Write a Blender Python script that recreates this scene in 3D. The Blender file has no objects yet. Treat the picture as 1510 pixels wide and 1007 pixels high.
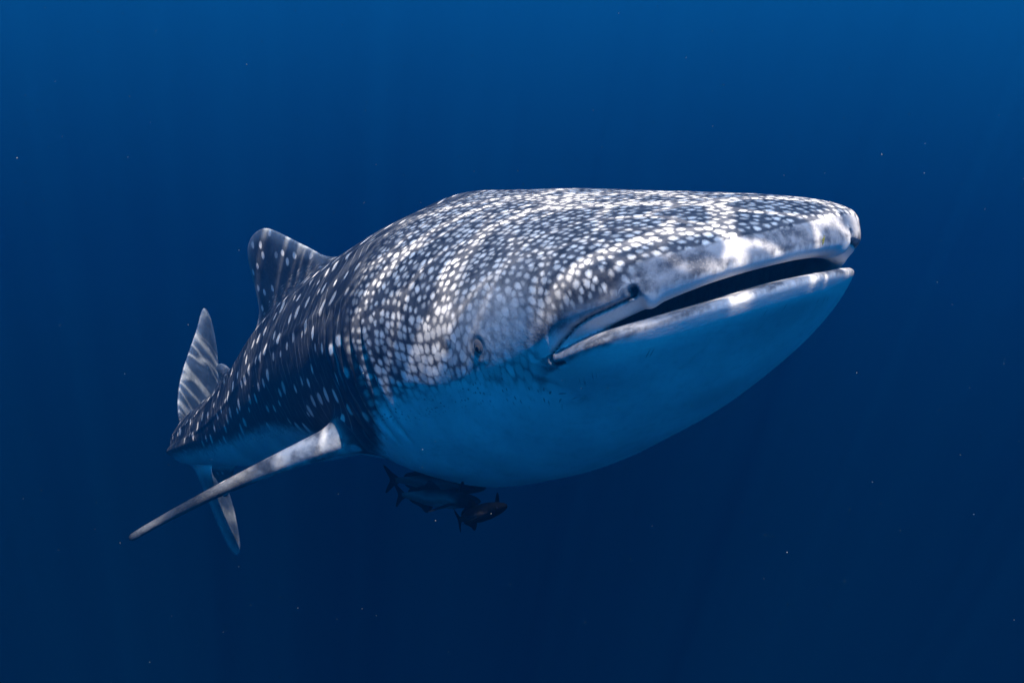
import bpy, bmesh, math, random
import numpy as np
from mathutils import Vector, Matrix

# ----------------------------------------------------------------------------
# scene, camera, world, sun, exposure
# ----------------------------------------------------------------------------
scene = bpy.context.scene
COL = scene.collection
cam_data = bpy.data.cameras.new('camera')
cam = bpy.data.objects.new('camera', cam_data)
COL.objects.link(cam)
cam.location = (0, 0, 0)
cam.rotation_euler = (math.radians(90), 0, 0)
cam_data.sensor_width = 36.0
cam_data.lens = 36.24
cam_data.clip_start = 0.05
cam_data.clip_end = 2000
scene.camera = cam

scene.view_settings.view_transform = 'Standard'
scene.view_settings.look = 'None'
scene.view_settings.gamma = 1.0
scene.view_settings.exposure = 2.8
scene.cycles.max_bounces = 5
scene.cycles.diffuse_bounces = 3
scene.cycles.glossy_bounces = 2
scene.cycles.transparent_max_bounces = 12
scene.cycles.use_denoising = True

world = bpy.data.worlds.new('World')
scene.world = world
world.use_nodes = True
nt = world.node_tree
nt.nodes.clear()
wo = nt.nodes.new('ShaderNodeOutputWorld')
bg = nt.nodes.new('ShaderNodeBackground')
tc = nt.nodes.new('ShaderNodeTexCoord')
sx = nt.nodes.new('ShaderNodeSeparateXYZ')
mr = nt.nodes.new('ShaderNodeMapRange')
cr = nt.nodes.new('ShaderNodeValToRGB')
nt.links.new(tc.outputs['Generated'], sx.inputs[0])
nt.links.new(sx.outputs['Z'], mr.inputs['Value'])
mr.inputs['From Min'].default_value = -1.0
mr.inputs['From Max'].default_value = 1.0
nt.links.new(mr.outputs[0], cr.inputs['Fac'])
nt.links.new(cr.outputs['Color'], bg.inputs['Color'])
nt.links.new(bg.outputs[0], wo.inputs[0])
# radiance of the open water by elevation: dark below, bright towards the surface
WATER = [(-1.0, (0.0001, 0.0030, 0.0110)), (-0.35, (0.0002, 0.0046, 0.0175)), (0.0, (0.0003, 0.0085, 0.032)),
         (0.31, (0.0004, 0.0150, 0.059)), (0.50, (0.001, 0.032, 0.110)), (0.70, (0.002, 0.055, 0.15)), (1.0, (0.02, 0.11, 0.22))]
ramp = cr.color_ramp
while len(ramp.elements) < len(WATER):
    ramp.elements.new(0.5)
for e, (z, c) in zip(ramp.elements, WATER):
    e.position = z * 0.5 + 0.5
    e.color = (c[0], c[1], c[2], 1)
bg.inputs['Strength'].default_value = 0.68

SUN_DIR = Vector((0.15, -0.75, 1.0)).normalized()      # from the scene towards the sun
# sunward forward-scatter glow, added out of view to brighten the throat, fading evenly around
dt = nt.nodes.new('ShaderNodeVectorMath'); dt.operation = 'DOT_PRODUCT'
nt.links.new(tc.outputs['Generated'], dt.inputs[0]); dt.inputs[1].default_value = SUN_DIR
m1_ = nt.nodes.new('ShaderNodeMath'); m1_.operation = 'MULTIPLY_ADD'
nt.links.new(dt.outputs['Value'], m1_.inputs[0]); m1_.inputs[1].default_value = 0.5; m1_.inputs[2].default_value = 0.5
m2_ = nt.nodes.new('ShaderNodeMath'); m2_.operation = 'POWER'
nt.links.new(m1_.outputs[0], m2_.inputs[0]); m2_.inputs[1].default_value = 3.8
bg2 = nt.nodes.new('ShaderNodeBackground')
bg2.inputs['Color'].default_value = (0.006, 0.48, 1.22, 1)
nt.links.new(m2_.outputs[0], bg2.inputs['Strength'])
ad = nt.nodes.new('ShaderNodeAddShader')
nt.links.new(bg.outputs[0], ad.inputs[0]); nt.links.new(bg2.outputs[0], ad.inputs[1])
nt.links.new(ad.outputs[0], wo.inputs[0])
sun_data = bpy.data.lights.new('sun', 'SUN')
sun = bpy.data.objects.new('sun', sun_data)
COL.objects.link(sun)
sun.rotation_euler = SUN_DIR.to_track_quat('Z', 'Y').to_euler()
sun_data.energy = 5.0
sun_data.angle = math.radians(0.07)
sun_data.color = (1.0, 0.89, 0.78)

rng = np.random.default_rng(7)
random.seed(7)

#GEO_BEGIN
# ----------------------------------------------------------------------------
# whale shark: implicit surface in a straight rest space
#   s = distance behind the snout, r = towards the shark's right, z = up
# ----------------------------------------------------------------------------
def smooth_profile(keys, lo=-0.3, hi=7.2, sig=0.07):
    xs = np.arange(lo, hi, 0.01)
    k = np.array(keys)
    ys = np.interp(xs, k[:, 0], k[:, 1])
    n = int(sig / 0.01 * 3)
    w = np.exp(-0.5 * (np.arange(-n, n + 1) * 0.01 / sig) ** 2)
    w /= w.sum()
    ys = np.convolve(np.pad(ys, n, mode='edge'), w, mode='valid')
    return lambda x: np.interp(x, xs, ys)

W_ = smooth_profile([(0, .572), (.3, .592), (.6, .645), (1.0, .70), (1.4, .72), (1.7, .68), (2.1, .60), (2.6, .53),
                     (3.25, .43), (4.0, .31), (4.6, .22), (5.2, .14), (5.6, .10), (6.0, .07), (7, .05)])
HT_ = smooth_profile([(0, .165), (.25, .232), (.5, .295), (.8, .365), (1.1, .44), (1.5, .52), (1.9, .525), (2.4, .51),
                      (3.25, .48), (4.0, .335), (4.6, .235), (5.2, .15), (5.6, .115), (6.0, .09), (7, .05)], sig=.1)
HB_ = smooth_profile([(0, .115), (.1, .18), (.3, .315), (.6, .465), (1.0, .605), (1.4, .655), (1.7, .61), (2.0, .53), (2.5, .46),
                      (3.25, .40), (4.0, .285), (4.6, .205), (5.2, .13), (5.6, .10), (6.0, .09), (7, .05)])
S0, PCAP = 0.41, 3.2
def Z0_(s):
    return .080 * (1 - sstep(s, .0, .75))
def TOP_(s):
    return HT_(s) - Z0_(s)
def BOT_(s):
    return HB_(s) + Z0_(s)
LEN = 6.0

def smin(a, b, k):
    h = np.clip(0.5 + 0.5 * (b - a) / k, 0, 1)
    return b + (a - b) * h - k * h * (1 - h)

def smax(a, b, k):
    return -smin(-a, -b, k)

def sstep(x, a, b):
    t = np.clip((x - a) / (b - a), 0, 1)
    return t * t * (3 - 2 * t)

def catmull(pts, n=8):
    pts = np.array(pts, float)
    m = len(pts)
    out = []
    for i in range(m):
        p0, p1, p2, p3 = pts[i - 1], pts[i], pts[(i + 1) % m], pts[(i + 2) % m]
        for t in np.arange(n) / n:
            out.append(0.5 * ((2 * p1) + (-p0 + p2) * t + (2 * p0 - 5 * p1 + 4 * p2 - p3) * t * t +
                              (-p0 + 3 * p1 - 3 * p2 + p3) * t ** 3))
    return np.array(out)

def poly_sd(px, py, poly):
    d = np.full(px.shape, 1e9)
    sgn = np.ones(px.shape)
    n = len(poly)
    for i in range(n):
        ax, ay = poly[i]
        bx, by = poly[(i + 1) % n]
        ex, ey = bx - ax, by - ay
        wx, wy = px - ax, py - ay
        t = np.clip((wx * ex + wy * ey) / (ex * ex + ey * ey + 1e-12), 0, 1)
        d = np.minimum(d, (wx - ex * t) ** 2 + (wy - ey * t) ** 2)
        c1 = py >= ay
        c2 = py < by
        c3 = ex * wy > ey * wx
        flip = (c1 & c2 & c3) | (~c1 & ~c2 & ~c3)
        sgn = np.where(flip, -sgn, sgn)
    return np.sqrt(d) * sgn

def polyline_d(px, py, pts):
    d = np.full(px.shape, 1e9)
    for (ax, ay), (bx, by) in zip(pts[:-1], pts[1:]):
        ex, ey = bx - ax, by - ay
        t = np.clip(((px - ax) * ex + (py - ay) * ey) / (ex * ex + ey * ey + 1e-12), 0, 1)
        d = np.minimum(d, (px - ax - ex * t) ** 2 + (py - ay - ey * t) ** 2)
    return np.sqrt(d)

DORSAL = catmull([(2.62, .43), (2.82, .60), (3.02, .75), (3.20, .875), (3.32, .935), (3.45, .945), (3.55, .91), (3.60, .82), (3.62, .68),
                  (3.66, .55), (3.78, .46), (3.72, .40), (3.50, .30), (3.1, .3)], 5)
DORSAL2 = catmull([(4.10, .23), (4.24, .33), (4.34, .40), (4.42, .40), (4.42, .34), (4.50, .27), (4.46, .22), (4.28, .15)], 5)
CAUDAL = catmull([(5.26, .10), (5.50, .28), (5.76, .62), (6.00, .98), (6.14, 1.20), (6.20, 1.24), (6.25, 1.16), (6.26, .90),
                  (6.17, .52), (6.02, .18), (5.97, .02), (6.02, -.14), (6.10, -.42), (6.10, -.68), (6.03, -.76),
                  (5.90, -.66), (5.66, -.36), (5.42, -.10)], 5)
ANAL = catmull([(4.62, -.20), (4.78, -.32), (4.90, -.40), (4.95, -.38), (4.94, -.30), (4.98, -.22), (4.8, -.12)], 5)

def plate(s, r, z, poly, tmax, ell, e0=.008):
    d2 = poly_sd(s, z, poly)
    th = tmax * (1 - np.exp(np.minimum(d2, 0) / ell))
    return np.where(d2 < 0, np.abs(r) - th, np.hypot(d2, r)) - e0

# pectoral fin frame (right side; mirrored with |r|)
PEC0 = np.array([1.66, .50, -.27])
PEC1 = np.array([2.55, 1.40, -.475])
def pec_frame():
    e1 = PEC1 - PEC0
    span = np.linalg.norm(e1)
    e1 = e1 / span
    back = np.array([.93, -.20, -.12])
    e2 = back - e1 * np.dot(back, e1)
    e2 /= np.linalg.norm(e2)
    e3 = np.cross(e1, e2)
    return e1, e2, e3, span
PE1, PE2, PE3, PSPAN = pec_frame()

def pectoral(s, ar, z):
    ps, pr, pz = s - PEC0[0], ar - PEC0[1], z - PEC0[2]
    u = ps * PE1[0] + pr * PE1[1] + pz * PE1[2]
    v = ps * PE2[0] + pr * PE2[1] + pz * PE2[2]
    n = ps * PE3[0] + pr * PE3[1] + pz * PE3[2]
    k = u / PSPAN
    kc = np.clip(k, 0, 1)
    v0 = .10 * kc ** 2 - .02                       # leading edge sweeps back a little
    n = n + .025 * np.sin(np.pi * kc)    # slight droop
    h = .072 * (1 - kc) ** 2.2 + .011
    c = (.50 * (1 - kc) ** .8 + .06) * np.sqrt(np.clip(1.03 - kc ** 7, 0.02, 1))
    x = np.clip((v - v0 - h) / np.maximum(c - h, .02), 0, 1)
    th = h * (1 - x) ** 1.0 + .006
    f = np.hypot(np.minimum(v - v0 - h, 0), n) - th
    f = smax(f, v - v0 - c, .015)
    f = smax(f, u - PSPAN, .05)
    f = smax(f, -u - .1, .05)
    return f

def head_theta(s, ar):
    return np.degrees(np.arctan2(ar, .50 - s))

TH_C = 78.0                                         # mouth corner
def mouth_z(th):
    t = np.clip(th / TH_C, 0, 1.2)
    return -.095 * t ** 2.3

# furrow behind / around the mouth corner, in (arc metres, height above mouth line)
KARC = .0105
FURROW = [(49.5, .052), (57, .047), (63, .045), (69, .037), (74, .020), (78.0, .000), (79.0, -.018), (77.5, -.034), (73, -.042)]
FURROW = [(a * KARC, b) for a, b in FURROW]

def warp_theta(th, r):
    return np.where(r < 0, np.interp(th, [0, 36, 78, 180], [0, 49.5, 78, 180]), th)

def F(P):
    s, r, z = P[:, 0].astype(np.float64), P[:, 1].astype(np.float64), P[:, 2].astype(np.float64)
    ar = np.abs(r)
    W, HT, HB = W_(s), TOP_(s), BOT_(s)
    zt = z
    z = z - Z0_(s)
    c = np.clip((S0 - s) / S0, 0, 2)
    hd = 1 - sstep(s, .4, 1.35)                      # 1 on the head
    nt_ = 2.02 + .50 * hd
    nn = 2.25 + (nt_ - 2.25) * sstep(z / np.where(z > 0, HT, HB), -.35, .45)
    H = np.where(z > 0, HT, HB)
    A = (ar / W) ** nn + (np.abs(z) / H) ** nn + c ** PCAP
    g = (np.maximum(A, 1e-9) ** (1 / nn) - 1)
    # distance-like scale from the gradient of the gauge
    q = np.maximum(A, 1e-6) ** (1 / nn - 1)
    gx = q * (ar / W) ** (nn - 1) / W
    gz = q * (np.abs(z) / H) ** (nn - 1) / H
    gs = q * PCAP / nn * c ** (PCAP - 1) / S0
    gn = np.sqrt(gx * gx + gz * gz + gs * gs) + .6
    f = g / gn
    f = np.where(A < .05, -.2, f)
    # closed tail end
    f = smax(f, s - 5.75, .1)
    phi = np.degrees(np.arctan2(ar / W, z / H))     # 0 top, 90 side
    # ridges running along the back and flank
    rf = sstep(s, 1.0, 1.8) * (1 - sstep(s, 5.0, 5.7))
    f = f - rf * (.020 * np.exp(-(ar / .05) ** 2) * (z > 0) + .006 * np.exp(-((phi - 42 - 4 * (s - 2)) / 2.6) ** 2)
                  + .004 * np.exp(-((phi - 68 - 4 * (s - 2)) / 2.4) ** 2))
    # flattened keel near the tail
    f = f - .03 * sstep(s, 4.3, 5.0) * (1 - sstep(s, 5.4, 5.9)) * np.exp(-((phi - 88) / 9) ** 2)
    z = zt
    near = (s < 1.9)
    if near.any():
        i = np.nonzero(near)[0]
        si, ai, zi, fi, ph = s[i], ar[i], z[i], f[i], phi[i]
        # gill slits
        for k in range(5):
            sc_ = 1.33 + .090 * k
            gate = sstep(zi, -.36, -.24) * (1 - sstep(zi, .02 + .02 * k, .16 + .02 * k))
            wob = .03 * np.sin(zi * 5)
            dd = si - sc_ - wob
            fi = fi + gate * (.016 * np.exp(-(dd / .013) ** 2) - .004 * np.exp(-((dd + .04) / .03) ** 2))
        # bulge of the gill region / cheek fold in front of the pectoral
        th = head_theta(si, ai)
        thw = warp_theta(th, r[i])
        arc = thw * KARC
        zz = zi - mouth_z(th)
        dep = -fi
        front = 1 - sstep(si, .50, .62)
        # brow: eye socket hollow
        de2 = (si - EYE_P[0]) ** 2 + (zi - EYE_P[2]) ** 2
        fi = fi + .002 * np.exp(-de2 / .0010) - .001 * np.exp(-((np.sqrt(de2) - .042) / .012) ** 2)
        # crease under the eye
        fi = fi + .000 * np.exp(-((zi - EYE_P[2] + .045 + .10 * (EYE_P[0] - si - .08) ** 2) / .012) ** 2) * np.exp(-((si - EYE_P[0] + .06) / .09) ** 2)
        # spiracle pit
        fi = fi + .003 * np.exp(-(((si - EYE_P[0] - .165) / .020) ** 2 + ((zi - EYE_P[2] - .015) / .028) ** 2))
        # lips
        lg = 1 - sstep(th, TH_C - 3, TH_C + 4)
        fi = fi - (1 - sstep(si, .36, .62)) * (1 - sstep(th, TH_C - 22, TH_C + 10)) * (.004 + .046 * sstep(r[i], -.42, .05)) * np.exp(-(np.maximum(-(zz + .088), 0) / .080) ** 2) * sstep(-zz, -.01, .035)
        pass
        nos = sstep(thw, 46.5, 49.0)
        fi = fi - front * lg * (1 - nos) * .008 * np.exp(-((zz - .058) / .030) ** 2)
        # labial fold recessed behind the nostril
        fi = fi + front * nos * (1 - sstep(th, 70, 78)) * .024 * np.exp(-((zz - .018) / .026) ** 2)
        # furrow
        dfur = polyline_d(arc, zz, FURROW)
        fi = fi + front * .012 * np.exp(-(dfur / .0045) ** 2) * (th > 30)
        # nostril
        dn = np.hypot(arc - 49.5 * KARC, (zz - .066) * .9)
        fi = fi + front * .035 * np.exp(-(dn / .011) ** 4)
        fi = fi - front * .006 * np.exp(-((dn - .020) / .007) ** 2) * (arc > 47 * KARC)
        # little slit pores on the lower lip
        for pa in (-20,):
            fi = fi + front * .012 * np.exp(-(((arc - pa * KARC) / .006) ** 2 + ((zz + .055) / .016) ** 2))
        # nasal lobe hanging over the mouth edge
        lob = np.exp(-(((arc - 46.0 * KARC) / .020) ** 2 + ((zz - .034) / .026) ** 2))
        fi = fi - front * .008 * lob
        # mouth opening and cavity
        t = np.clip(th / TH_C, 0, 1.05)
        gap = .036 * np.clip(1 - np.clip((t - .34) / .56, 0, 1) ** 1.3, 0, 1) - .004
        gapu = gap * .55 - .002
        open_up = .085 * sstep(dep, .055, .17) * (1 - sstep(t, .80, .98))
        up = zz - gapu - open_up + .024 * lob * (1 - sstep(dep, .02, .06))
        # lower lip has a dip before the corner and a raised middle
        dn_ = -zz - gap - open_up
        cut = smax(smax(up, dn_, .012), si - .95, .1)
        cut = smax(cut, th - TH_C + 1.0 - 30 * (si > .49), .5)
        cut = np.where(t > 1.04, 1.0, cut)
        fi = smax(fi, -cut, .030)
        f[i] = fi
    # fins
    def sub(mask, fn, k):
        j = np.nonzero(mask)[0]
        if len(j):
            f[j] = smin(f[j], fn(s[j], r[j], z[j]), k)
    sub((s > 2.6) & (s < 3.95) & (ar < .4) & (z > .1), lambda a, b, cc: plate(a, b, cc, DORSAL, .035, .16), .07)
    sub((s > 3.9) & (s < 4.8) & (ar < .3) & (z > .0), lambda a, b, cc: plate(a, b, cc, DORSAL2, .02, .1), .04)
    sub((s > 4.4) & (s < 5.2) & (ar < .3) & (z < .0), lambda a, b, cc: plate(a, b, cc, ANAL, .02, .1), .04)
    sub((s > 5.1) & (ar < .3), lambda a, b, cc: plate(a, b, cc, CAUDAL, .03, .15), .06)
    sub((s > 1.2) & (s < 2.9) & (ar > .3) & (z < .2), lambda a, b, cc: pectoral(a, np.abs(b), cc), .09)
    return f

EYE_P = np.array([.67, .64, -.04])

# pose -----------------------------------------------------------------------
ORIGIN = np.array([.768, 2.90, .205])
SS = np.arange(-0.4, 7.4, .02)
def pose_angles(s):
    yaw = 31.0 + 4.0 * sstep(s, .3, 1.1) + 4.2 * sstep(s, 3.0, 4.4) - 56 * sstep(s, 4.88, 6.08)
    pitch = 4.0 + 5.0 * sstep(s, .8, 2.0) + 6.5 * sstep(s, 2.3, 3.1) - 4 * sstep(s, 3.7, 4.8)
    roll = 12.0 + 6 * sstep(s, 4.0, 5.6)
    return np.radians(yaw), np.radians(pitch), np.radians(roll)

def build_pose():
    y, p, ro = pose_angles(SS)
    back = np.stack([-np.sin(y) * np.cos(p), np.cos(y) * np.cos(p), -np.sin(p)], 1)
    C = np.cumsum(back * .02, 0)
    C = C - np.array([np.interp(0, SS, C[:, k]) for k in range(3)]) + ORIGIN
    upw = np.array([0, 0, 1.0])
    right = np.cross(back, upw)
    right = -right / np.linalg.norm(right, axis=1)[:, None]
    up = np.cross(back, right)
    up = np.where((up[:, 2:3] < 0), -up, up)
    cr_, sr_ = np.cos(ro)[:, None], np.sin(ro)[:, None]
    R = right * cr_ - up * sr_
    U = up * cr_ + right * sr_
    return C, back, R, U
PC, PB, PR, PU = build_pose()

def pose(P):
    s = P[:, 0]
    out = np.zeros((len(P), 3))
    for k in range(3):
        out[:, k] = (np.interp(s, SS, PC[:, k]) + P[:, 1] * np.interp(s, SS, PR[:, k]) + P[:, 2] * np.interp(s, SS, PU[:, k]))
    return out

# surface nets ---------------------------------------------------------------
def axis(segs):
    out = [segs[0][0]]
    for a, b, h in segs:
        n = max(1, int(round((b - a) / h)))
        out += list(a + (b - a) * (np.arange(n) + 1) / n)
    return np.array(out)

def surface_nets(Fn, X, Y, Z, B=10):
    nx, ny, nz = len(X), len(Y), len(Z)
    G = np.full((nx, ny, nz), 1.0, np.float32)
    def blocks(n):
        return [(i, min(i + B, n)) for i in range(0, n, B)]
    bl = [(a, b, c) for a in blocks(nx) for b in blocks(ny) for c in blocks(nz)]
    ctr = np.array([[(X[a[0]] + X[a[1] - 1]) / 2, (Y[b[0]] + Y[b[1] - 1]) / 2, (Z[c[0]] + Z[c[1] - 1]) / 2] for a, b, c in bl])
    rad = np.array([.5 * math.sqrt((X[a[1] - 1] - X[a[0]]) ** 2 + (Y[b[1] - 1] - Y[b[0]]) ** 2 + (Z[c[1] - 1] - Z[c[0]]) ** 2) for a, b, c in bl])
    fc = Fn(ctr)
    todo = np.abs(fc) < rad * 1.7 + .09
    pend, pidx, cnt = [], [], 0
    def flush():
        if not pend:
            return
        P = np.concatenate(pend)
        v = Fn(P)
        o = 0
        for (a, b, c), n in pidx:
            G[a[0]:a[1], b[0]:b[1], c[0]:c[1]] = v[o:o + n].reshape(a[1] - a[0], b[1] - b[0], c[1] - c[0])
            o += n
        pend.clear(); pidx.clear()
    for (a, b, c), t, fv in zip(bl, todo, fc):
        if not t:
            G[a[0]:a[1], b[0]:b[1], c[0]:c[1]] = fv
            continue
        g = np.meshgrid(X[a[0]:a[1]], Y[b[0]:b[1]], Z[c[0]:c[1]], indexing='ij')
        P = np.stack([q.ravel() for q in g], 1)
        pend.append(P); pidx.append(((a, b, c), len(P))); cnt += len(P)
        if cnt > 400000:
            flush(); cnt = 0
    flush()
    sg = G < 0
    act = np.zeros((nx - 1, ny - 1, nz - 1), bool)
    ssum = np.zeros(act.shape, np.uint8)
    for i in (0, 1):
        for j in (0, 1):
            for k in (0, 1):
                ssum += sg[i:nx - 1 + i, j:ny - 1 + j, k:nz - 1 + k]
    act = (ssum > 0) & (ssum < 8)
    ai, aj, ak = np.nonzero(act)
    idx = np.full(act.shape, -1, np.int32)
    idx[ai, aj, ak] = np.arange(len(ai))
    acc = np.zeros((len(ai), 3)); num = np.zeros(len(ai))
    corner = [(i, j, k) for i in (0, 1) for j in (0, 1) for k in (0, 1)]
    for c0 in corner:
        for ax in range(3):
            if c0[ax]:
                continue
            c1 = list(c0); c1[ax] = 1
            g0 = G[ai + c0[0], aj + c0[1], ak + c0[2]]
            g1 = G[ai + c1[0], aj + c1[1], ak + c1[2]]
            m = (g0 < 0) != (g1 < 0)
            t = np.where(m, g0 / np.where(m, g0 - g1, 1), 0)
            p0 = np.stack([X[ai + c0[0]], Y[aj + c0[1]], Z[ak + c0[2]]], 1)
            p1 = np.stack([X[ai + c1[0]], Y[aj + c1[1]], Z[ak + c1[2]]], 1)
            acc += np.where(m[:, None], p0 + (p1 - p0) * t[:, None], 0)
            num += m
    V = acc / num[:, None]
    quads = []
    for ax in range(3):
        o1, o2 = [(1, 2), (2, 0), (0, 1)][ax]
        sl0 = [slice(None)] * 3; sl1 = [slice(None)] * 3
        sl0[ax] = slice(0, -1); sl1[ax] = slice(1, None)
        d = sg[tuple(sl0)] != sg[tuple(sl1)]
        e = np.array(np.nonzero(d)).T
        ok = (e[:, o1] > 0) & (e[:, o2] > 0) & (e[:, o1] < [nx, ny, nz][o1] - 1) & (e[:, o2] < [nx, ny, nz][o2] - 1)
        e = e[ok]
        inside0 = sg[e[:, 0], e[:, 1], e[:, 2]]
        q = []
        for d1, d2 in ((0, 0), (-1, 0), (-1, -1), (0, -1)):
            c = e.copy(); c[:, o1] += d1; c[:, o2] += d2
            q.append(idx[c[:, 0], c[:, 1], c[:, 2]])
        q = np.stack(q, 1)
        q[~inside0] = q[~inside0][:, ::-1]
        quads.append(q)
    Q = np.concatenate(quads)
    return V, Q

def grad(Fn, P, h=.0015):
    g = np.zeros_like(P)
    for k in range(3):
        d = np.zeros(3); d[k] = h
        g[:, k] = (Fn(P + d) - Fn(P - d)) / (2 * h)
    return g

def project(Fn, P, it=2, lim=.006):
    for _ in range(it):
        f = Fn(P)
        g = grad(Fn, P)
        gg = (g * g).sum(1) + .05
        st = -(f / gg)[:, None] * g
        l = np.linalg.norm(st, axis=1)
        st *= np.minimum(1, lim / np.maximum(l, 1e-9))[:, None]
        P = P + st * .9
    return P

def keep_largest(V, Q):
    n = len(V)
    lab = np.arange(n)
    e = np.concatenate([Q[:, [0, 1]], Q[:, [1, 2]], Q[:, [2, 3]], Q[:, [3, 0]]])
    for _ in range(400):
        m = np.minimum(lab[e[:, 0]], lab[e[:, 1]])
        new = lab.copy()
        np.minimum.at(new, e[:, 0], m); np.minimum.at(new, e[:, 1], m)
        new = new[new]
        new = new[new]
        if (new == lab).all():
            break
        lab = new
    u, c = np.unique(lab, return_counts=True)
    big = u[np.argmax(c)]
    vm = lab == big
    remap = np.cumsum(vm) - 1
    fm = vm[Q].all(1)
    return V[vm], remap[Q[fm]]

def shark_mesh(q=1.0):
    X = axis([(-.06, .62, .0062 * q), (.62, 1.9, .0105 * q), (1.9, 2.8, .014 * q), (2.8, 6.4, .020 * q)])
    Y = axis([(-1.5, -.75, .014 * q), (-.75, -.12, .0085 * q), (-.12, .12, .0075 * q), (.12, .78, .0065 * q), (.78, 1.5, .011 * q)])
    Z = axis([(-.85, -.36, .013 * q), (-.36, .30, .0062 * q), (.30, .68, .010 * q), (.68, 1.3, .018 * q)])
    V, Q = surface_nets(F, X, Y, Z)
    V, Q = keep_largest(V, Q)
    V = project(F, V, 2)
    return V, Q
#GEO_END

# ----------------------------------------------------------------------------
# node helpers
# ----------------------------------------------------------------------------
class NT:
    def __init__(self, mat):
        mat.use_nodes = True
        self.t = mat.node_tree
        self.t.nodes.clear()
    def n(self, kind, **kw):
        nd = self.t.nodes.new(kind)
        for k, v in kw.items():
            setattr(nd, k, v)
        return nd
    def link(self, a, b):
        self.t.links.new(a, b)
    def put(self, sock, v):
        if hasattr(v, 'is_output'):
            self.link(v, sock)
        else:
            sock.default_value = v
    def math(self, op, a, b=0.0, c=None, clamp=False):
        nd = self.n('ShaderNodeMath', operation=op, use_clamp=clamp)
        self.put(nd.inputs[0], a); self.put(nd.inputs[1], b)
        if c is not None:
            self.put(nd.inputs[2], c)
        return nd.outputs[0]
    def vmath(self, op, a, b):
        nd = self.n('ShaderNodeVectorMath', operation=op)
        self.put(nd.inputs[0], a); self.put(nd.inputs[1], b)
        return nd.outputs[0]
    def step(self, x, a, b):
        nd = self.n('ShaderNodeMapRange', interpolation_type='SMOOTHSTEP')
        self.put(nd.inputs['Value'], x)
        self.put(nd.inputs['From Min'], a); self.put(nd.inputs['From Max'], b)
        return nd.outputs[0]
    def lerp(self, x, a, b):
        nd = self.n('ShaderNodeMapRange')
        self.put(nd.inputs['Value'], x)
        self.put(nd.inputs['To Min'], a); self.put(nd.inputs['To Max'], b)
        return nd.outputs[0]
    def mix(self, f, a, b):
        nd = self.n('ShaderNodeMix', data_type='RGBA')
        self.put(nd.inputs[0], f)
        self.put(nd.inputs[6], a if hasattr(a, 'is_output') else (*a, 1))
        self.put(nd.inputs[7], b if hasattr(b, 'is_output') else (*b, 1))
        return nd.outputs[2]
    def attr(self, name):
        return self.n('ShaderNodeAttribute', attribute_name=name)
    def sep(self, v):
        nd = self.n('ShaderNodeSeparateXYZ'); self.put(nd.inputs[0], v)
        return nd.outputs
    def comb(self, x, y, z=0.0):
        nd = self.n('ShaderNodeCombineXYZ')
        self.put(nd.inputs[0], x); self.put(nd.inputs[1], y); self.put(nd.inputs[2], z)
        return nd.outputs[0]
    def noise(self, vec, scale, detail=3.0, rough=.55, dist=0.0):
        nd = self.n('ShaderNodeTexNoise')
        self.put(nd.inputs['Vector'], vec)
        nd.inputs['Scale'].default_value = scale
        nd.inputs['Detail'].default_value = detail
        nd.inputs['Roughness'].default_value = rough
        nd.inputs['Distortion'].default_value = dist
        return nd.outputs
    def voro(self, vec, scale=1.0, rand=1.0, feature='F1', dims='2D', smooth=None):
        nd = self.n('ShaderNodeTexVoronoi', feature=feature, voronoi_dimensions=dims)
        self.put(nd.inputs['Vector'], vec)
        nd.inputs['Scale'].default_value = scale
        nd.inputs['Randomness'].default_value = rand
        if smooth is not None:
            nd.inputs['Smoothness'].default_value = smooth
        return nd.outputs
    def principled(self, col, rough=.6, spec=.2, bump=None, bstr=.2, bdist=.01):
        b = self.n('ShaderNodeBsdfPrincipled')
        self.put(b.inputs['Base Color'], col if hasattr(col, 'is_output') else (*col, 1))
        self.put(b.inputs['Roughness'], rough)
        b.inputs['Specular IOR Level'].default_value = spec
        if bump is not None:
            bp = self.n('ShaderNodeBump')
            bp.inputs['Strength'].default_value = bstr
            bp.inputs['Distance'].default_value = bdist
            self.link(bump, bp.inputs['Height'])
            self.link(bp.outputs[0], b.inputs['Normal'])
        o = self.n('ShaderNodeOutputMaterial')
        self.link(b.outputs[0], o.inputs['Surface'])
        return b

def plain(name, col, rough=.5, spec=.2):
    m = bpy.data.materials.new(name)
    k = NT(m)
    co = k.n('ShaderNodeTexCoord').outputs['Object']
    nz = k.noise(co, 40, 3)[0]
    k.principled(k.mix(nz, tuple(c * .8 for c in col), tuple(min(1, c * 1.2) for c in col)), rough, spec)
    return m

def tag(o, label=None, cat=None, group=None, kind=None):
    for k, v in (('label', label), ('category', cat), ('group', group), ('kind', kind)):
        if v:
            o[k] = v
    return o

def mesh_obj(name, V, Fc, mat=None, parent=None, smooth=True):
    me = bpy.data.meshes.new(name)
    V = np.asarray(V, np.float32)
    if isinstance(Fc, np.ndarray):
        me.vertices.add(len(V)); me.vertices.foreach_set('co', V.ravel())
        k = Fc.shape[1]
        me.loops.add(Fc.size); me.loops.foreach_set('vertex_index', Fc.astype(np.int32).ravel())
        me.polygons.add(len(Fc))
        me.polygons.foreach_set('loop_start', np.arange(0, Fc.size, k, dtype=np.int32))
        me.polygons.foreach_set('loop_total', np.full(len(Fc), k, np.int32))
        me.update(calc_edges=True)
    else:
        me.from_pydata([tuple(v) for v in V], [], [tuple(int(i) for i in f) for f in Fc])
        me.update()
    if smooth:
        me.polygons.foreach_set('use_smooth', np.ones(len(me.polygons), bool))
    if mat:
        me.materials.append(mat)
    o = bpy.data.objects.new(name, me)
    COL.objects.link(o)
    if parent:
        o.parent = parent
    return o

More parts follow.
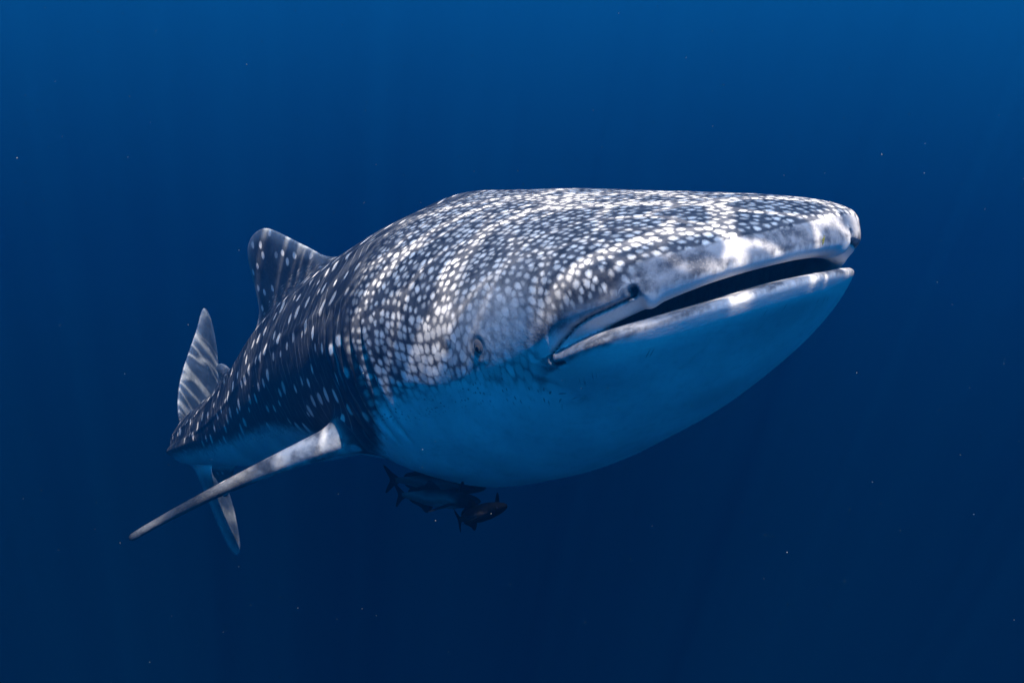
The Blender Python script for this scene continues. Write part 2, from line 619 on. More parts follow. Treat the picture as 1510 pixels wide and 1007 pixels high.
# ----------------------------------------------------------------------------
# water: wavy surface far overhead, its painted transparency dapples the sunlight into a net
# ----------------------------------------------------------------------------
SURF_Z = 11.0
WAVE_SHIFT = (7.3, -4.2, 0.0)
def make_surface():
    xs = np.linspace(-30, 30, 121)
    gx, gy = np.meshgrid(xs, xs, indexing='ij')
    gz = .05 * np.sin(gx * .9 + .4 * gy) + .04 * np.sin(gy * 1.3 - .5 * gx + 1) + .03 * np.sin(gx * 2.1 + gy * 1.7)
    V = np.stack([gx.ravel(), gy.ravel(), gz.ravel()], 1)
    n = len(xs)
    i = (np.arange(n - 1)[:, None] * n + np.arange(n - 1)[None]).ravel()
    Q = np.stack([i, i + n, i + n + 1, i + 1], 1)
    m = bpy.data.materials.new('water_surface')
    k = NT(m)
    co = k.vmath('ADD', k.n('ShaderNodeTexCoord').outputs['Object'], WAVE_SHIFT)
    w1 = k.noise(co, 1.1, 2)[1]
    p1 = k.vmath('ADD', co, k.vmath('MULTIPLY', k.vmath('SUBTRACT', w1, (.5, .5, .5)), (.75, .75, 0)))
    w2 = k.noise(co, 2.7, 2)[1]
    p2 = k.vmath('ADD', co, k.vmath('MULTIPLY', k.vmath('SUBTRACT', w2, (.5, .5, .5)), (.35, .35, 0)))
    d1 = k.voro(p1, 1.55, 1.0, 'DISTANCE_TO_EDGE')[0]
    d2 = k.voro(p2, 4.6, 1.0, 'DISTANCE_TO_EDGE')[0]
    l1 = k.math('POWER', k.step(d1, .12, .0), 1.5)
    l2 = k.math('POWER', k.step(d2, .16, .0), 1.7)
    g1 = k.step(k.noise(co, .8, 2)[0], .35, .65)
    g2 = k.step(k.noise(co, 1.3, 2)[0], .40, .62)
    big = k.step(k.noise(co, .30, 2)[0], .36, .64)
    base = k.math('MULTIPLY_ADD', big, .15, .10)
    t = k.math('ADD', base, k.math('MULTIPLY', l1, k.lerp(g1, .45, 1.0)))
    t = k.math('ADD', t, k.math('MULTIPLY', l2, k.lerp(g2, .20, 1.0)), clamp=True)
    shaft = k.step(k.noise(co, .42, 1)[0], .44, .60)
    cd = k.n('ShaderNodeVectorMath', operation='DISTANCE')
    k.put(cd.inputs[0], k.vmath('SUBTRACT', co, WAVE_SHIFT)); cd.inputs[1].default_value = (0.6, -4.4, 0)
    shaft = k.math('MAXIMUM', shaft, k.step(cd.outputs['Value'], 5.0, 2.6))  # clear patch added overhead so the shark stays fully lit
    t = k.math('MULTIPLY', t, k.lerp(shaft, .42, 1.0))
    tr = k.n('ShaderNodeBsdfTransparent')
    col = k.n('ShaderNodeCombineColor')
    for q in range(3):
        k.link(t, col.inputs[q])
    k.link(col.outputs[0], tr.inputs[0])
    o = k.n('ShaderNodeOutputMaterial')
    k.link(tr.outputs[0], o.inputs['Surface'])
    ob = mesh_obj('water_surface', V, Q, m)
    ob.location = (0, 0, SURF_Z)
    tag(ob, kind='structure')
make_surface()

# ----------------------------------------------------------------------------
# whale shark
# ----------------------------------------------------------------------------
def gauge(V):
    s, r, z = V.T
    ar = np.abs(r)
    z = z - Z0_(s)
    W, H = W_(s), np.where(z > 0, TOP_(s), BOT_(s))
    c = np.clip((S0 - s) / S0, 0, 2)
    return ((ar / W) ** 2.3 + (np.abs(z) / H) ** 2.3 + c ** PCAP) ** (1 / 2.3)

def arc_coord(V):
    sg = np.arange(0, 6.3, .04)
    ps = np.linspace(0, np.pi, 90)
    c = np.clip((S0 - sg) / S0, 0, 1)
    kk = np.maximum(1 - c ** PCAP, .0) ** (1 / 2.4)
    W, HT, HB = W_(sg), TOP_(sg), BOT_(sg)
    sn, cs = np.sin(ps), np.cos(ps)
    rad = 1 / (np.abs(sn) ** 2.4 + np.abs(cs) ** 2.4) ** (1 / 2.4)
    x = W[:, None] * kk[:, None] * (sn * rad)[None]
    z = np.where(cs[None] > 0, HT[:, None], HB[:, None]) * kk[:, None] * (cs * rad)[None]
    L = np.concatenate([np.zeros((len(sg), 1)), np.cumsum(np.hypot(np.diff(x, axis=1), np.diff(z, axis=1)), 1)], 1)
    s, r, zz = V.T
    zz = zz - Z0_(s)
    H = np.where(zz > 0, TOP_(s), BOT_(s))
    psi = np.arctan2(np.abs(r) / W_(s), zz / H)
    fi = np.clip(s / .04, 0, len(sg) - 1.001); fj = psi / np.pi * 88.999
    i, j = fi.astype(int), fj.astype(int)
    a, b = fi - i, fj - j
    arc = (L[i, j] * (1 - a) * (1 - b) + L[i + 1, j] * a * (1 - b) + L[i, j + 1] * (1 - a) * b + L[i + 1, j + 1] * a * b)
    return arc

def skin_material():
    m = bpy.data.materials.new('whale_shark_skin')
    k = NT(m)
    pat = k.attr('pat').outputs['Vector']
    m1 = k.sep(k.attr('mask_a').outputs['Vector'])
    m2 = k.sep(k.attr('mask_b').outputs['Vector'])
    dark, headm, bodym = m1
    lip, inner, finm = m2
    rest = k.attr('rest').outputs['Vector']
    ps = k.sep(pat)
    # --- spots on the head: small, crowded
    wob = k.vmath('MULTIPLY', k.vmath('SUBTRACT', k.noise(pat, 22, 2)[1], (.5, .5, .5)), (.014, .014, 0))
    hp = k.vmath('MULTIPLY', k.vmath('ADD', pat, wob), (1 / .038, 1 / .034, 0))
    hv = k.voro(hp, 1.0, .66)
    hd = k.voro(hp, 1.0, .66, 'DISTANCE_TO_EDGE')[0]
    rnd = k.sep(hv[1])
    merge = k.math('MAXIMUM', k.math('SUBTRACT', headm, 1.0), 0.0)          # headm runs 0..2: above 1 the spots swell
    thr = k.math('SUBTRACT', k.math('MULTIPLY_ADD', rnd[0], .24, .095), k.math('MULTIPLY', merge, .22))
    thr = k.math('ADD', thr, k.math('MULTIPLY', k.math('SUBTRACT', k.noise(pat, 90, 3)[0], .5), .42))
    shape = k.math('ADD', k.math('MULTIPLY', hd, .20), k.math('MULTIPLY', k.math('SUBTRACT', .50, hv[0]), .85))
    hs = k.step(shape, k.math('SUBTRACT', thr, .19), k.math('ADD', thr, .25))
    hs = k.math('MULTIPLY', hs, k.math('MINIMUM', headm, 1.0))
    hs = k.math('MULTIPLY', hs, k.lerp(rnd[1], .42, 1.0))
    # --- spots on the trunk: bigger, in columns, with pale lines between
    wob2 = k.vmath('MULTIPLY', k.vmath('SUBTRACT', k.noise(pat, 5, 2)[1], (.5, .5, .5)), (.055, .055, 0))
    bpv = k.vmath('MULTIPLY', k.vmath('ADD', pat, wob2), (1 / .115, 1 / .145, 0))
    bv = k.voro(bpv, 1.0, .58)
    rb = k.sep(bv[1])
    br = k.math('MULTIPLY_ADD', rb[0], .12, .085)
    bs = k.step(bv[0], k.math('ADD', br, .05), k.math('SUBTRACT', br, .05))
    bs = k.math('MULTIPLY', bs, k.math('MULTIPLY', bodym, k.lerp(rb[1], .55, 1.0)))
    wave = k.math('ADD', ps[0], k.math('MULTIPLY', k.math('SUBTRACT', k.noise(pat, 2.6, 2)[0], .5), .22))
    fr = k.math('ABSOLUTE', k.math('SUBTRACT', k.math('FRACT', k.math('MULTIPLY', wave, 1 / .0625)), .5))
    ln = k.step(fr, .10, .02)
    ln = k.math('MULTIPLY', ln, k.math('MULTIPLY', bodym, k.step(k.noise(pat, 9, 2)[0], .38, .60)))
    mott = k.noise(rest, 26, 4, .6)[0]
    fine = k.noise(rest, 140, 3, .6)[0]
    cloud = k.noise(rest, 7, 3, .55)[0]
    base = k.mix(k.step(mott, .3, .7), (.016, .021, .032), (.036, .043, .058))
    base = k.mix(k.math('MULTIPLY', k.math('MINIMUM', headm, 1.0), k.step(mott, .25, .75)), base, (.085, .088, .100))
    white = k.mix(fine, (.66, .65, .63), (.84, .83, .81))
    col = k.mix(k.math('MULTIPLY', ln, .30), base, (.42, .44, .47))
    col = k.mix(k.math('MAXIMUM', hs, bs), col, white)
    ck = k.math('MULTIPLY', k.attr('cheek').outputs['Fac'], k.lerp(cloud, .30, 1.0))
    col = k.mix(ck, col, k.mix(k.step(mott, .3, .7), (.40, .395, .39), (.74, .73, .72)))
    # --- grey mottled lips
    lc = k.mix(k.step(k.math('ADD', k.math('MULTIPLY', mott, .5), k.math('MULTIPLY', cloud, .5)), .38, .60), (.085, .090, .105), (.33, .33, .345))
    lc = k.mix(k.math('MULTIPLY', k.step(fine, .5, .75), .30), lc, (.50, .50, .50))
    wrk = k.noise(k.vmath('MULTIPLY', rest, (18, 60, 14)), 1.0, 3, .6)[0]
    le = k.math('ADD', k.attr('lipedge').outputs['Fac'], k.math('MULTIPLY', k.math('SUBTRACT', wrk, .5), .9))
    lc = k.mix(k.step(le, .30, .85), lc, k.mix(fine, (.55, .55, .55), (.76, .76, .75)))
    lm = k.step(k.math('ADD', lip, k.math('MULTIPLY', k.math('SUBTRACT', k.noise(rest, 16, 3)[0], .5), .9)), .15, .85)
    lm = k.math('MULTIPLY', lm, k.step(lip, .0, .12))
    col = k.mix(lm, col, lc)
    # --- pale underside with freckles near the dark edge
    edge = k.math('ADD', dark, k.math('MULTIPLY', k.math('SUBTRACT', mott, .5), .55))
    edge = k.step(edge, .22, .80)
    fk = k.voro(k.vmath('MULTIPLY', pat, (1 / .022, 1 / .017, 0)), 1.0, 1.0)
    fkm = k.math('MULTIPLY', k.step(fk[0], .24, .12), k.step(k.sep(fk[1])[0], .35, .45))
    fkm = k.math('MULTIPLY', fkm, k.math('MULTIPLY', k.step(dark, .02, .3), k.step(k.noise(rest, 9, 2)[0], .38, .52)))
    pale = k.mix(k.step(cloud, .3, .75), (.68, .71, .72), (.80, .81, .82))
    pale = k.mix(k.math('MULTIPLY', k.step(mott, .45, .8), .45), pale, (.38, .42, .45))
    pale = k.mix(k.math('MULTIPLY', k.step(fine, .5, .75), .35), pale, (.45, .48, .50))
    pale = k.mix(k.math('MULTIPLY', k.step(k.noise(rest, 2.2, 3)[0], .42, .68), .40), pale, (.36, .40, .43))
    sn = k.math('ABSOLUTE', k.math('SUBTRACT', k.noise(k.vmath('MULTIPLY', rest, (1.6, 5.0, 9.0)), 1.0, 4, .6, .4)[0], .5))
    scr = k.math('MULTIPLY', k.step(sn, .010, .0), k.step(k.noise(rest, 3.1, 2)[0], .50, .62))
    pale = k.mix(k.math('MULTIPLY', scr, .30), pale, (.24, .27, .29))
    pale = k.mix(k.math('MULTIPLY', k.step(k.noise(rest, 1.1, 2)[0], .40, .66), .38), pale, (.34, .38, .41))
    pale = k.mix(k.math('MULTIPLY', fkm, .85), pale, (.03, .035, .045))
    col = k.mix(edge, pale, col)
    # --- fins: grey with pale rim, pale mottled at the pectoral root
    tailf = k.step(k.sep(rest)[0], 4.6, 5.3)
    fc = k.mix(k.step(cloud, .38, .62), k.mix(tailf, (.024, .028, .036), (.075, .088, .10)), k.mix(tailf, (.065, .072, .085), (.14, .16, .18)))
    fs = k.voro(k.vmath('MULTIPLY', k.vmath('ADD', pat, wob2), (1 / .11, 1 / .12, 0)), 1.0, .8)
    fc = k.mix(k.math('MULTIPLY', k.math('MULTIPLY', k.step(fs[0], .20, .11), k.step(k.sep(fs[1])[0], .25, .4)), k.lerp(tailf, 1.0, .12)), fc, (.62, .64, .66))
    fc = k.mix(k.math('MULTIPLY', k.step(fine, .45, .7), .25), fc, (.22, .24, .26))
    rim = k.attr('rim').outputs['Fac']
    fc = k.mix(k.math('MULTIPLY', rim, k.lerp(mott, .2, .75)), fc, (.40, .44, .48))
    col = k.mix(finm, col, fc)
    pr = k.attr('pecroot').outputs['Fac']
    pc = k.mix(k.step(k.math('ADD', k.math('MULTIPLY', cloud, .6), k.math('MULTIPLY', mott, .4)), .36, .62), (.08, .088, .105), (.56, .565, .57))
    col = k.mix(k.math('MULTIPLY', pr, finm), col, pc)
    # --- mouth lining
    col = k.mix(inner, col, k.mix(k.noise(k.vmath('MULTIPLY', rest, (14, 70, 30)), 1.0, 3, .6)[0], (.012, .012, .015), (.16, .155, .16)))
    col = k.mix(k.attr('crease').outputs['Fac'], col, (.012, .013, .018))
    h = k.math('ADD', k.math('MULTIPLY', fine, .5), k.math('MULTIPLY', k.noise(rest, 45, 3)[0], .8))
    k.principled(col, .62, .12, h, .35, .004)
    return m

def make_shark():
    V, Q = shark_mesh(1.0)
    s, r, z = V.T
    ar = np.abs(r)
    g = gauge(V)
    th = head_theta(s, ar)
    zz = z - mouth_z(th)
    t = arc_coord(V)
    nrm = grad(F, V)
    nrm /= np.linalg.norm(nrm, axis=1)[:, None] + 1e-9
    # fin mask: outside the body gauge
    fin = np.zeros(len(V))
    dorsal = (s > 2.5) & (z > 0) & (ar < .3)
    fin = np.where(dorsal, sstep(z - HT_(s), .02, .12), fin)
    fin = np.where((s > 5.2), np.maximum(sstep(z - HT_(s), .03, .2), sstep(-z - HB_(s), .02, .15)), fin)
    fin = np.where((s > 4.4) & (s <= 5.2) & (z < 0) & (ar < .2), sstep(-z - HB_(s), .01, .06), fin)
    pf = pectoral(s, ar, z)
    isp = (np.abs(pf) < .03) & (s > 1.3) & (s < 2.9) & (g > 1.0)
    fin = np.where(isp, np.maximum(fin, sstep(g, .99, 1.09)), fin)
    pu = ((s - PEC0[0]) * PE1[0] + (ar - PEC0[1]) * PE1[1] + (z - PEC0[2]) * PE1[2]) / PSPAN
    pn = nrm[:, 0] * PE3[0] + np.sign(r) * nrm[:, 1] * PE3[1] + nrm[:, 2] * PE3[2]
    pecroot = np.where(isp, (1 - sstep(pu, .25, .62)) * sstep(g, 1.03, 1.12), 0)
    rim = np.zeros(len(V))
    for poly, m_ in ((DORSAL, (s > 2.6) & (s < 3.95) & (z > .3)), (DORSAL2, (s > 3.95) & (s < 4.8) & (z > .1)), (CAUDAL, s > 5.15)):
        j = np.nonzero(m_)[0]
        rim[j] = np.maximum(rim[j], 1 - sstep(-poly_sd(s[j], z[j], poly), .0, .07))
    hn = np.zeros((len(V), 3))
    hj = np.nonzero(s < 1.1)[0]
    hn[hj] = grad(F, V[hj], .035)
    hl = np.linalg.norm(hn[:, :2], axis=1) + 1e-6
    drop = np.maximum(HT_(s) - z, 0)
    um = sstep(s, .55, 1.0)
    pat = np.stack([s + (1 - um) * drop * hn[:, 0] / hl, (1 - um) * (r + drop * hn[:, 1] / hl) + um * t * np.sign(r), np.zeros(len(V))], 1)
    fj = (fin > .02) & ~isp
    pv = ((s - PEC0[0]) * PE2[0] + (ar - PEC0[1]) * PE2[1] + (z - PEC0[2]) * PE2[2])
    pat = np.where(isp[:, None], np.stack([pu + 11, pv + 5, np.zeros(len(V))], 1), pat)
    w = np.where(fj, fin, 0)[:, None]
    pat = pat * (1 - w) + np.stack([s, z + 3.0, np.zeros(len(V))], 1) * w
    # dark back / pale belly boundary
    zb = np.interp(s, [0, .35, .55, .75, 1.1, 1.3, 1.55, 1.8, 2.05, 3.0, 4.0, 5.0, 6.0],
                   [-.10, -.16, -.12, -.085, -.11, -.14, -.32, -.42, -.34, -.15, -.08, -.03, 0])
    dark = sstep(z - zb, -.12 - .09 * (1 - sstep(s, 1.15, 1.45)), .10)
    # lower lip stays grey, throat pale
    frontm = (1 - sstep(th, TH_C - 6, TH_C + 12)) * (1 - sstep(s, .40, .60))
    dark = dark * (1 - frontm) + frontm * sstep(zz, -.140, -.070)
    lip = (1 - sstep(th, TH_C - 2, TH_C + 14)) * (1 - sstep(s, .42, .62)) * (1 - sstep(zz, .030, .140))
    lip = np.maximum(lip, sstep(-nrm[:, 0], .72, .95) * (s < .5) * (z > -.05))
    # cheek between eye and mouth is pale and cloudy, whitened further to look sunlit
    head = (1 - sstep(s, 1.28, 1.52))
    low = 1 - sstep(z - zb, .02, .26)
    swell = low * (1 - sstep(s, 1.0, 1.5)) * sstep(s, .30, .48)
    swell = np.maximum(swell, .8 * np.exp(-(((s - .52) / .16) ** 2 + ((z + .00) / .11) ** 2)) * 1.3)
    headm = head * (1 + np.clip(swell, 0, 1.2) * .9)
    cheek = np.clip(1.3 * np.exp(-(((s - .56) / .19) ** 2 + ((z - .01) / .115) ** 2)), 0, 1) * (z > -.3)
    bodym = sstep(s, 1.40, 1.60) * (1 - .5 * sstep(s, 4.8, 5.6))
    de = np.hypot(s - EYE_P[0], z - EYE_P[2])
    headm = headm * np.where(r * np.sign(r) > .3, 1 - .85 * np.exp(-(de / .036) ** 4), 1)
    cheek = cheek * (1 - .2 * np.exp(-(de / .055) ** 4))
    # inside of the mouth
    Pb = V.copy()
    c = np.clip((S0 - s) / S0, 0, 2)
    fd = 1 - g
    inner = np.where((s < 1.0) & (np.abs(zz) < .2), sstep(fd, .16, .30), 0)
    arc = warp_theta(th, r) * KARC
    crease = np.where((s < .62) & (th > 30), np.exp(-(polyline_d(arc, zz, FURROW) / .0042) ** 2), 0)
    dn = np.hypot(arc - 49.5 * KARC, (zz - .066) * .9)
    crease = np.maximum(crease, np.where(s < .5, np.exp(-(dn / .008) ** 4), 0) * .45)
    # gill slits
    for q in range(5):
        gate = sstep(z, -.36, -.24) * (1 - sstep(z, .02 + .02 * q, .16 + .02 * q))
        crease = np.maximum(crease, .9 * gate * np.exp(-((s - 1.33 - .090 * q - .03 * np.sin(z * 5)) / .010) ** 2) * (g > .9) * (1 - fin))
    crease = np.maximum(crease, .75 * np.exp(-(((s - EYE_P[0] - .165) / .020) ** 2 + ((z - EYE_P[2] - .015) / .028) ** 2)))  # spiracle kept shallow, its shade is put into the dark colour
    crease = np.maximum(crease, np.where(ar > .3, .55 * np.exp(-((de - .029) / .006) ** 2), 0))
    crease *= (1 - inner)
    P = pose(V)
    o = mesh_obj('whale_shark', P, Q, skin_material())
    me = o.data
    # face orientation: the rest frame may be mirrored
    vol = 0
    tri = P[Q[:, :3]]
    vol = np.einsum('ij,ij->i', tri[:, 0], np.cross(tri[:, 1], tri[:, 2])).sum()
    if vol < 0:
        me.flip_normals()
    def att(name, arr):
        if arr.ndim == 2:
            a = me.attributes.new(name, 'FLOAT_VECTOR', 'POINT')
            a.data.foreach_set('vector', arr.astype(np.float32).ravel())
        else:
            a = me.attributes.new(name, 'FLOAT', 'POINT')
            a.data.foreach_set('value', arr.astype(np.float32))
    att('pat', pat); att('rest', V)
    att('mask_a', np.stack([dark, headm, bodym], 1))
    att('mask_b', np.stack([lip, inner, fin], 1))
    att('rim', rim); att('pecroot', pecroot); att('crease', crease); att('cheek', cheek)
    att('lipedge', np.maximum(1 - sstep(zz, .015, .085), 0) * (zz > 0) + sstep(-zz, .020, .065) * (zz <= 0))
    tag(o, 'huge spotted whale shark swimming with its wide mouth slightly open', 'whale shark')
    return o
shark = make_shark()

def surf_point(s, side, z):
    """surface point and outward normal of the rest body at (s, side, z)"""
    rr = np.linspace(.2, 1.0, 1600)
    P = np.stack([np.full(1600, s), rr, np.full(1600, z)], 1)
    f = F(P)
    j = np.nonzero((f[:-1] < 0) & (f[1:] >= 0))[0][-1]
    p = P[j]
    n = grad(F, p[None], .01)[0]
    n /= np.linalg.norm(n)
    p = p * [1, side, 1]; n = n * [1, side, 1]
    a = pose(p[None])[0]; b = pose((p + n * .01)[None])[0]
    n = (b - a) / np.linalg.norm(b - a)
    f_ = pose((p - np.array([.01, 0, 0]))[None])[0] - a
    f_ -= n * np.dot(f_, n); f_ /= np.linalg.norm(f_)
    return a, n, f_, np.cross(n, f_)

def disc_dome(rad_x, rad_y, bulge, rings=7, seg=28, hole=0.0):
    V, Fc = [], []
    for i in range(rings + 1):
        q = hole + (1 - hole) * i / rings
        for j in range(seg):
            a = 2 * math.pi * j / seg
            V.append((rad_x * q * math.cos(a), rad_y * q * math.sin(a), bulge * math.sqrt(max(0, 1 - q * q * .98))))
    for i in range(rings):
        for j in range(seg):
            Fc.append((i * seg + j, (i + 1) * seg + j, (i + 1) * seg + (j + 1) % seg, i * seg + (j + 1) % seg))
    if hole == 0:
        pass
    return np.array(V), Fc

M_eye = plain('eye_dark', (.012, .012, .015), .25, .4)
M_iris = plain('iris_grey', (.10, .085, .075), .4, .3)
M_pupil = plain('pupil_black', (.002, .002, .003), .15, .5)
M_lid = plain('eyelid_grey', (.19, .165, .16), .7, .1)
def make_eye(side):
    a, n, f_, u = surf_point(EYE_P[0], side, EYE_P[2])
    if u[2] < 0:
        u = -u
    Mx = np.stack([f_, u, n], 1)
    def put(V, off=(0, 0, 0)):
        return (np.asarray(V) + off) @ Mx.T + a
    V, Fc = disc_dome(.025, .028, .008)
    e = mesh_obj('eye', put(V, (0, 0, -.0035)), Fc, M_lid, shark)
    e['label'] = 'small eye in a wrinkled grey socket'
    V, Fc = disc_dome(.018, .017, .014)
    b = mesh_obj('eyeball', put(V, (-.002, -.006, -.0065)), Fc, M_eye, e)
    V, Fc = disc_dome(.013, .0125, .004, 3, 24, .50)
    mesh_obj('iris', put(V, (-.002, -.006, .0038)), Fc, M_iris, e)
    V, Fc = disc_dome(.0070, .0072, .002, 3, 16)
    mesh_obj('pupil', put(V, (-.002, -.006, .0070)), Fc, M_pupil, e)
make_eye(1)
make_eye(-1)

# ----------------------------------------------------------------------------
# companion fish under the belly
# ----------------------------------------------------------------------------
def px(x, y, d):
    """place in the water that lies d metres ahead (x, y are photo pixels)"""
    return np.array([(x - 755) / 1520 * d, d, (503.5 - y) / 1520 * d])

def fish_material(pale=.15, dk=.012):
    m = bpy.data.materials.new('companion_fish_skin')
    k = NT(m)
    co = k.attr('rest').outputs['Vector']
    c = k.sep(co)
    nz = k.noise(co, 6, 3)[0]
    v = k.math('ADD', c[2], k.math('MULTIPLY', k.math('SUBTRACT', nz, .5), .10))
    back = k.step(v, -.02, .10)
    stripe = k.math('MULTIPLY', k.step(v, .03, .0), k.step(v, -.05, -.02))
    col = k.mix(back, (pale * .8, pale * .9, pale), (dk * .6, dk * .8, dk * 1.3))
    col = k.mix(k.math('MULTIPLY', stripe, .7), col, (.03, .028, .028))
    col = k.mix(k.attr('finm').outputs['Fac'], col, (dk * .5, dk * .7, dk))
    col = k.mix(k.step(c[0], .26, .16), col, (dk * .5, dk * .7, dk))
    k.principled(col, .85, .01)
    return m
M_fish = fish_material()
M_feye = plain('fish_eye', (.004, .004, .005), .2, .5)

def fish_geometry(bend=0.0, pec_up=.6):
    """unit-length fish: x runs back from the nose, y to its left, z up"""
    xs = np.concatenate([np.linspace(0, .06, 5) ** 1.0, np.linspace(.08, .90, 30)])
    up = np.interp(xs, [0, .02, .06, .14, .28, .45, .62, .78, .86, .90], [.006, .022, .040, .062, .082, .086, .070, .040, .026, .024])
    lo = np.interp(xs, [0, .02, .06, .14, .28, .45, .62, .78, .86, .90], [.006, .020, .036, .056, .074, .078, .060, .034, .024, .024])
    wd = np.interp(xs, [0, .02, .06, .14, .28, .45, .62, .78, .86, .90], [.010, .034, .058, .076, .078, .070, .050, .024, .012, .008])
    V, Fc, fin = [], [], []
    seg = 20
    for x, a, b, w in zip(xs, up, lo, wd):
        for j in range(seg):
            t = 2 * math.pi * j / seg
            cz = math.cos(t)
            V.append((x, w * math.sin(t), (a if cz > 0 else b) * cz)); fin.append(0)
    n = len(xs)
    for i in range(n - 1):
        for j in range(seg):
            Fc.append((i * seg + j, (i + 1) * seg + j, (i + 1) * seg + (j + 1) % seg, i * seg + (j + 1) % seg))
    Fc.append(tuple(range(seg))); Fc.append(tuple(range((n - 1) * seg, n * seg))[::-1])
    def blade(poly, origin, ex, ey, th):
        poly = catmull(poly, 4)
        ex, ey = np.array(ex, float), np.array(ey, float)
        nn = np.cross(ex, ey); nn /= np.linalg.norm(nn)
        cen = poly.mean(0)
        b0 = len(V)
        m = len(poly)
        for sgn in (1, -1):
            for ring, sh in ((1.0, .15), (.55, 1.0)):
                for p in poly:
                    q = cen + (p - cen) * ring
                    V.append(tuple(np.array(origin) + ex * q[0] + ey * q[1] + nn * sgn * th * sh)); fin.append(1)
        for lay in (0, 2):
            for j in range(m):
                f = (b0 + lay * m + j, b0 + lay * m + (j + 1) % m, b0 + (lay + 1) * m + (j + 1) % m, b0 + (lay + 1) * m + j)
                Fc.append(f if lay == 0 else f[::-1])
            f = tuple(b0 + (lay + 1) * m + j for j in range(m))
            Fc.append(f if lay == 0 else f[::-1])
        for j in range(m):
            Fc.append((b0 + j, b0 + 2 * m + j, b0 + 2 * m + (j + 1) % m, b0 + (j + 1) % m))
    X, Y, Z = (1, 0, 0), (0, 1, 0), (0, 0, 1)
    blade([(.86, .018), (.92, .06), (1.0, .125), (1.01, .11), (.955, .0), (1.0, -.10), (.985, -.115), (.92, -.055), (.86, -.018)], (0, 0, 0), X, Z, .006)
    blade([(.42, .07), (.50, .145), (.55, .155), (.60, .115), (.72, .085), (.80, .062), (.80, .03), (.6, .05)], (0, 0, 0), X, Z, .005)
    blade([(.52, -.06), (.58, -.125), (.63, -.13), (.68, -.09), (.78, -.058), (.80, -.03), (.62, -.045)], (0, 0, 0), X, Z, .005)
    for sd in (1, -1):
        ey = np.array((.25, sd * .8, pec_up if sd > 0 else -.15)); ey /= np.linalg.norm(ey)
        blade([(0, 0), (.03, .09), (.08, .19), (.11, .20), (.11, .12), (.08, .02), (.05, -.01)], (.20, sd * .068, -.01), X, ey, .004)
    V = np.array(V)
    V0 = V.copy()
    V[:, 1] += bend * np.maximum(V[:, 0] - .3, 0) ** 2
    return V, V0, Fc, np.array(fin, float)

def make_fish(nose, tail, length, label, roll=0.0, bend=0.0, mat=None, group=None, pec_up=.6, name='companion_fish', cat='fish'):
    nose, tail = np.array(nose), np.array(tail)
    d = tail - nose
    d /= np.linalg.norm(d)
    left = np.cross(np.array([0, 0, 1.0]), -d)
    left /= np.linalg.norm(left)
    up = np.cross(-d, left)
    c, s_ = math.cos(math.radians(roll)), math.sin(math.radians(roll))
    left, up = left * c + up * s_, up * c - left * s_
    V, V0, Fc, fin = fish_geometry(bend, pec_up)
    Wd = nose + length * (V[:, :1] * d + V[:, 1:2] * left + V[:, 2:] * up)
    o = mesh_obj(name, Wd, Fc, mat or M_fish)
    bm = bmesh.new(); bm.from_mesh(o.data)
    bmesh.ops.recalc_face_normals(bm, faces=bm.faces)
    bm.to_mesh(o.data); bm.free()
    for n_, arr in (('finm', fin),):
        a = o.data.attributes.new(n_, 'FLOAT', 'POINT'); a.data.foreach_set('value', arr.astype(np.float32))
    a = o.data.attributes.new('rest', 'FLOAT_VECTOR', 'POINT'); a.data.foreach_set('vector', V0.astype(np.float32).ravel())
    tag(o, label, cat, group)
    for sd in (1, -1):
        ev, ef = disc_dome(.011, .011, .006, 4, 12)
        ctr = np.array((.062, sd * .054, .008))
        B = np.stack([[1, 0, 0], [0, 0, 1], [.2, sd, .1]], 1).astype(float)
        ev = ev @ B.T + ctr
        ew = nose + length * (ev[:, :1] * d + ev[:, 1:2] * left + ev[:, 2:] * up)
        mesh_obj('eye', ew, ef, M_feye, o)
    return o
GRP = 'fish sheltering under the shark belly'
make_fish(px(708, 740, 3.62), px(576, 730, 3.86), .415, 'pale sided fish between the two darker fish under the shark belly', 6, .10, group=GRP)
make_fish(px(716, 720, 3.95), px(570, 704, 4.20), .46, 'dark fish tucked highest, right against the shark belly', 4, -.15, group=GRP)
make_fish(px(746, 746, 3.30), px(652, 774, 3.60), .36, 'dark blunt headed fish lowest of the three under the shark', 8, .25, group=GRP, pec_up=.9, mat=fish_material(.004, .0015))  # skin darkened all over to stand for shade on this fish

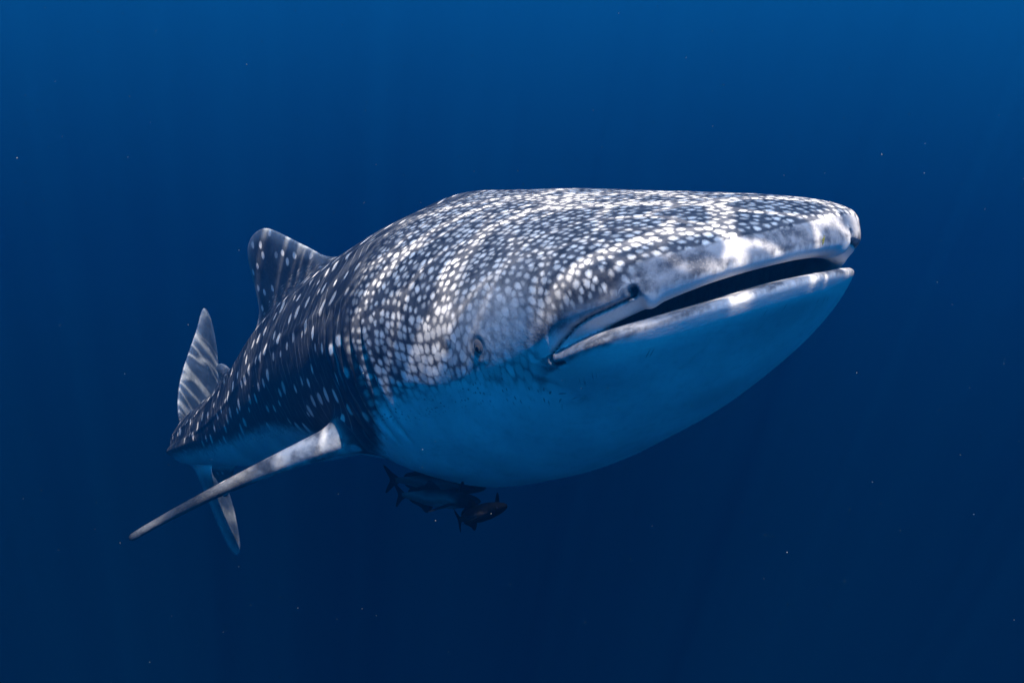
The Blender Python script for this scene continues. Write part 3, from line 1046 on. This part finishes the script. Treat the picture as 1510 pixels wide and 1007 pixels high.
def yellow_material():
    m = bpy.data.materials.new('yellow_fish_skin')
    k = NT(m)
    co = k.attr('rest').outputs['Vector']
    c = k.sep(co)
    band = k.step(k.math('SINE', k.math('MULTIPLY', c[0], 34)), .2, .6)
    k.principled(k.mix(band, (.50, .42, .03), (.10, .09, .01)), .45, .3)
    return m
make_fish(px(1213, 362, 2.80), px(1216, 346, 2.80), .028, 'tiny yellow banded fish hovering at the shark upper lip', 0, 0, yellow_material(), name='yellow_fish')

# ----------------------------------------------------------------------------
# drifting plankton
# ----------------------------------------------------------------------------
def make_plankton():
    bm = bmesh.new()
    bmesh.ops.create_icosphere(bm, subdivisions=1, radius=1.0)
    v0 = np.array([v.co[:] for v in bm.verts]); f0 = np.array([[v.index for v in f.verts] for f in bm.faces])
    bm.free()
    Vs, Fs = [], []
    n = 650
    for i in range(n):
        d = rng.uniform(.9, 9.0)
        p = np.array([rng.uniform(-.62, .62) * d, d, rng.uniform(-.42, .42) * d])
        rad = .0005 + .0009 * rng.random() ** 4
        rad *= .5 + .22 * d
        sc_ = rad * rng.uniform(.6, 1.3, 3)
        Vs.append(v0 * sc_ + p); Fs.append(f0 + i * len(v0))
    m = plain('plankton', (.20, .21, .21), .8, .1)
    o = mesh_obj('drifting_plankton', np.concatenate(Vs), np.concatenate(Fs), m)
    tag(o, 'pale plankton specks drifting all through the open water', 'plankton', kind='stuff')
make_plankton()

# ----------------------------------------------------------------------------
# the water itself, as one even volume
# ----------------------------------------------------------------------------
def make_haze():
    x0, x1, y0, y1, z0, z1 = -40, 40, -10, 60, -6.0, 3.0
    V = [(x, y, z) for x in (x0, x1) for y in (y0, y1) for z in (z0, z1)]
    Fc = [(0, 1, 3, 2), (4, 6, 7, 5), (0, 4, 5, 1), (2, 3, 7, 6), (0, 2, 6, 4), (1, 5, 7, 3)]
    m = bpy.data.materials.new('sea_water')
    k = NT(m)
    v = k.n('ShaderNodeVolumePrincipled')
    v.inputs['Color'].default_value = (.0025, .124, .365, 1)
    v.inputs['Density'].default_value = .112
    v.inputs['Anisotropy'].default_value = .6
    o = k.n('ShaderNodeOutputMaterial')
    k.link(v.outputs[0], o.inputs['Volume'])
    ob = mesh_obj('haze', V, Fc, m, smooth=False)
    tag(ob, 'deep blue sea water filling the whole scene', 'water', kind='stuff')
make_haze()
